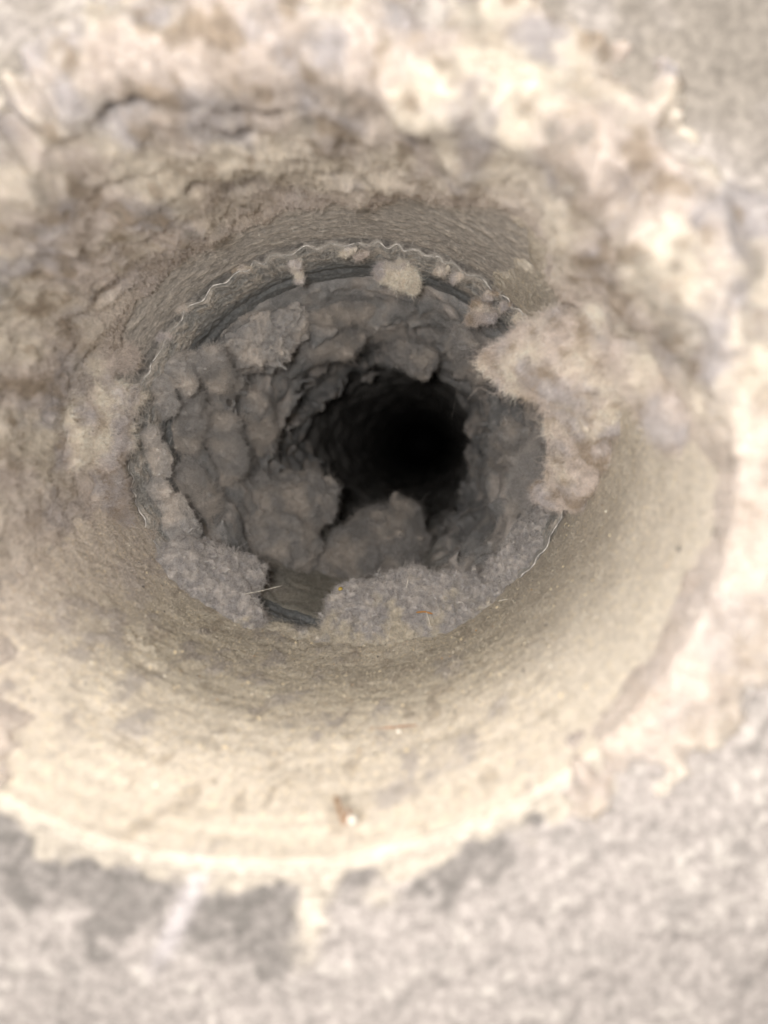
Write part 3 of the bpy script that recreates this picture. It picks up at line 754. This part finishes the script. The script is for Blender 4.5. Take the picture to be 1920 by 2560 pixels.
flake_at(520, 900, 570, 960, 3.2, 331, 'ragged lint scrap below the broad pale flake', 1.1, 7.5)
flake_at(800, 780, 900, 770, 3.2, 341, 'flat lint scab under the roof of the narrow duct', 1.1, 6)
flake_at(930, 800, 1010, 830, 3.4, 351, 'brown-grey torn lint flake near the roof, behind the whitish fluffy ball', 1.15, 8)
flake_at(780, 870, 880, 850, 4.0, 361, 'dim ragged lint ledge across the roof deeper in', 1.1, 13)
flake_at(1150, 850, 1200, 930, 3.6, 371, 'dark lint flake on the upper right, left of the paw-shaped tip', 1.0, 10)
flake_at(1280, 1080, 1250, 1160, 3.8, 381, 'curled dim lint flake on the shaded right wall', 1.0, 10)
flake_at(1330, 1150, 1310, 1240, 3.0, 391, 'soft grey lint flake on the right wall above the dark mauve heap', 1.0, 8)
flake_at(470, 1200, 520, 1270, 3.0, 401, 'lumpy lint flake on the lower left wall above the left mound', 1.1, 4)
clump('lint_patch', 'cream lint patch clinging inside the collar between bare metal and the left mound',
      [lob(425, 1265, 218, 3.2, 455, 1330, 218, 4.2), lob(400, 1220, 214, 2.4)],
      h=.4, k=2.5, amp=(1.1, .7, .4), freq=(1 / 5., 1 / 2.2, 1 / 1.0), seed=221, warm=.5, colour=inner_colour(222, 1.3), hairs=9000, hlen=.8, rad=.02)
clump('lint_patch', 'pale ragged lint patch inside the collar beside the bluish bare metal',
      [lob(395, 1130, 214, 2.4, 405, 1170, 215, 2.2), lob(375, 1090, 210, 2.2)],
      h=.4, k=2.0, amp=(1.0, .7, .4), freq=(1 / 4., 1 / 2., 1 / .9), seed=226, colour=inner_colour(227, 1.35), hairs=6000, hlen=.8, rad=.02)
clump('lint_patch', 'brownish lint crust on the upper left of the collar',
      [lob(440, 910, 216, 2.6, 470, 960, 218, 2.4), lob(400, 960, 213, 2.4, 420, 1020, 215, 2.2), lob(480, 900, 219, 1.8)],
      h=.4, k=2.0, amp=(1.0, .7, .4), freq=(1 / 4., 1 / 2., 1 / .9), seed=231, colour=inner_colour(232, 1.15), hairs=8000, hlen=.9, rad=.02)
clump('lint_ball', 'bright white lint pill on the right rim of the duct mouth',
      [lob(1795, 1010, 104, 1.9, 1812, 965, 103, 1.3)], h=.4, k=1, amp=(.6, .4, .2), seed=236, colour=lambda V: np.broadcast_to(CREAM * .9, V.shape), hairs=2500, hlen=.9)

# ---------------------------------------------------------------- single strands, straws and flakes
def strand(name, label, pts, r, mat, cat, group=None, n=18):
    pts = np.array(pts, float); t = np.linspace(0, len(pts) - 1, n)
    C = np.stack([np.interp(t, np.arange(len(pts)), pts[:, i]) for i in range(3)], 1)
    for _ in range(3): C[1:-1] = (C[:-2] + 2 * C[1:-1] + C[2:]) / 4
    T = np.gradient(C, axis=0); T /= np.linalg.norm(T, axis=1)[:, None]
    A = np.cross(T, [.3, .9, .1]); A /= np.linalg.norm(A, axis=1)[:, None]; B = np.cross(T, A)
    rr = r * np.interp(np.linspace(0, 1, n), [0, .08, .92, 1], [.25, 1, .9, .2])
    m_ = 6; a = np.arange(m_) / m_ * 2 * math.pi
    V = (C[:, None] + rr[:, None, None] * (np.cos(a)[None, :, None] * A[:, None] + np.sin(a)[None, :, None] * B[:, None])).reshape(-1, 3)
    F = np.array([[i * m_ + j, i * m_ + (j + 1) % m_, (i + 1) * m_ + (j + 1) % m_, (i + 1) * m_ + j] for i in range(n - 1) for j in range(m_)])
    return mesh(name, V, F, mat, label=label, cat=cat, group=group)
M_STRAW = plain('straw', (.42, .22, .08)); M_HAIR = plain('dark_hair', (.09, .06, .045), .5); M_THREAD = plain('white_thread', (.72, .68, .6)); M_FLAKE = plain('dark_flake', (.10, .10, .095))
M_RUST = plain('reddish_hair', (.36, .18, .10))
def up(p, dz=0, dy=0): return np.array([p[0], p[1] + dy, p[2] + dz])
def du(px, py, lift=4.5):
    a, y = on_duct(px, py, RX - lift, RZ - lift)
    r = math.radians(a); return np.array([(RX - lift) * math.cos(r), y, (RZ - lift - float(mouth_squash(y))) * math.sin(r)])
strand('straw', 'short orange-brown straw lying on the broad mauve mound', [at(1040, 1531, 194), at(1062, 1529, 194), at(1082, 1535, 194)], .22, M_STRAW, 'straw')
strand('thread', 'pale curved thread hanging off the orange-brown straw', [at(1066, 1530, 193.5), at(1072, 1550, 193), at(1077, 1568, 193.5)], .09, M_THREAD, 'thread')
strand('thread', 'short pale thread standing on the crest of the broad mound', [at(1020, 1450, 199), at(1016, 1470, 199)], .09, M_THREAD, 'thread')
strand('thread', 'thin pale thread crossing the bare crimped edge near the crack', [at(1245, 1503, 197), at(1265, 1498, 196), at(1285, 1500, 196)], .09, M_THREAD, 'thread')
strand('thread', 'long thin yellowish thread reaching over the gap beside the left mound', [at(610, 1485, 197), at(650, 1478, 199), at(705, 1464, 203)], .08, M_THREAD, 'thread')
strand('hair', 'dark curled hair on the dust below the dark flake', [du(960, 1635), du(966, 1655), du(962, 1680)], .1, M_HAIR, 'hair')
strand('hair', 'short dark bent hair on the dust in front of the crimped edge', [du(738, 1690), du(733, 1703), du(732, 1718)], .14, M_HAIR, 'hair')
strand('straw', 'thin brown straw lying flat on the dust right of centre', [du(1128, 1715), du(1146, 1707), du(1160, 1703)], .12, M_STRAW, 'straw')
strand('hair', 'long reddish hair lying across the dust', [du(915, 1822), du(960, 1820), du(1000, 1816), du(1045, 1813)], .10, M_RUST, 'hair')
strand('straw', 'blurred brown straw stub near the lower rim', [du(838, 1990, 5), du(850, 2025, 5.2), du(862, 2062, 5)], .35, plain('old_straw', (.36, .22, .13)), 'straw')
strand('hair', 'reddish-brown curl at the very end of the brown straw stub', [du(862, 2062, 5), du(872, 2040, 5.2), du(868, 2020, 5.4)], .2, M_RUST, 'hair')
def chip(name, label, p, r, mat, cat, flat=.5, seed=0, n=3):
    import bmesh
    bm = bmesh.new(); bmesh.ops.create_icosphere(bm, subdivisions=n, radius=1)
    V = np.array([v.co[:] for v in bm.verts]); F = np.array([[v.index for v in f.verts] for f in bm.faces]); bm.free()
    V = V * (1 + .35 * fbm(V, 1.1, 2, seed) + .15 * fbm(V, 3, 1, seed + 1))[:, None]
    return mesh(name, V * np.array([1, 1, flat]) * r + p, F, mat, label=label, cat=cat)
chip('dark_flake', 'torn dark grey flake half buried in the dust below the mounds', du(818, 1655, 2.9), np.array([2.6, 1.5, .8]), M_FLAKE, 'flake', seed=2)
chip('white_crumb', 'white crumb on the bare dusty slope below the crimped edge', du(1374, 1569, 1.2), .42, M_THREAD, 'crumb', .8, 3, 2)
chip('white_crumb', 'white blurred crumb beside the brown straw stub at the lower rim', du(880, 2050, 5), .55, M_THREAD, 'crumb', .8, 4, 2)
chip('white_crumb', 'tiny white crumb on the dust beside the long reddish hair', du(997, 1828, 4.6), .4, M_THREAD, 'crumb', .8, 5, 2)
chip('yellow_crumb', 'yellow crumb on the gap side of the broad mound', at(851, 1472, 204), .55, plain('yellow_crumb', (.45, .33, .08)), 'crumb', .8, 6, 2)
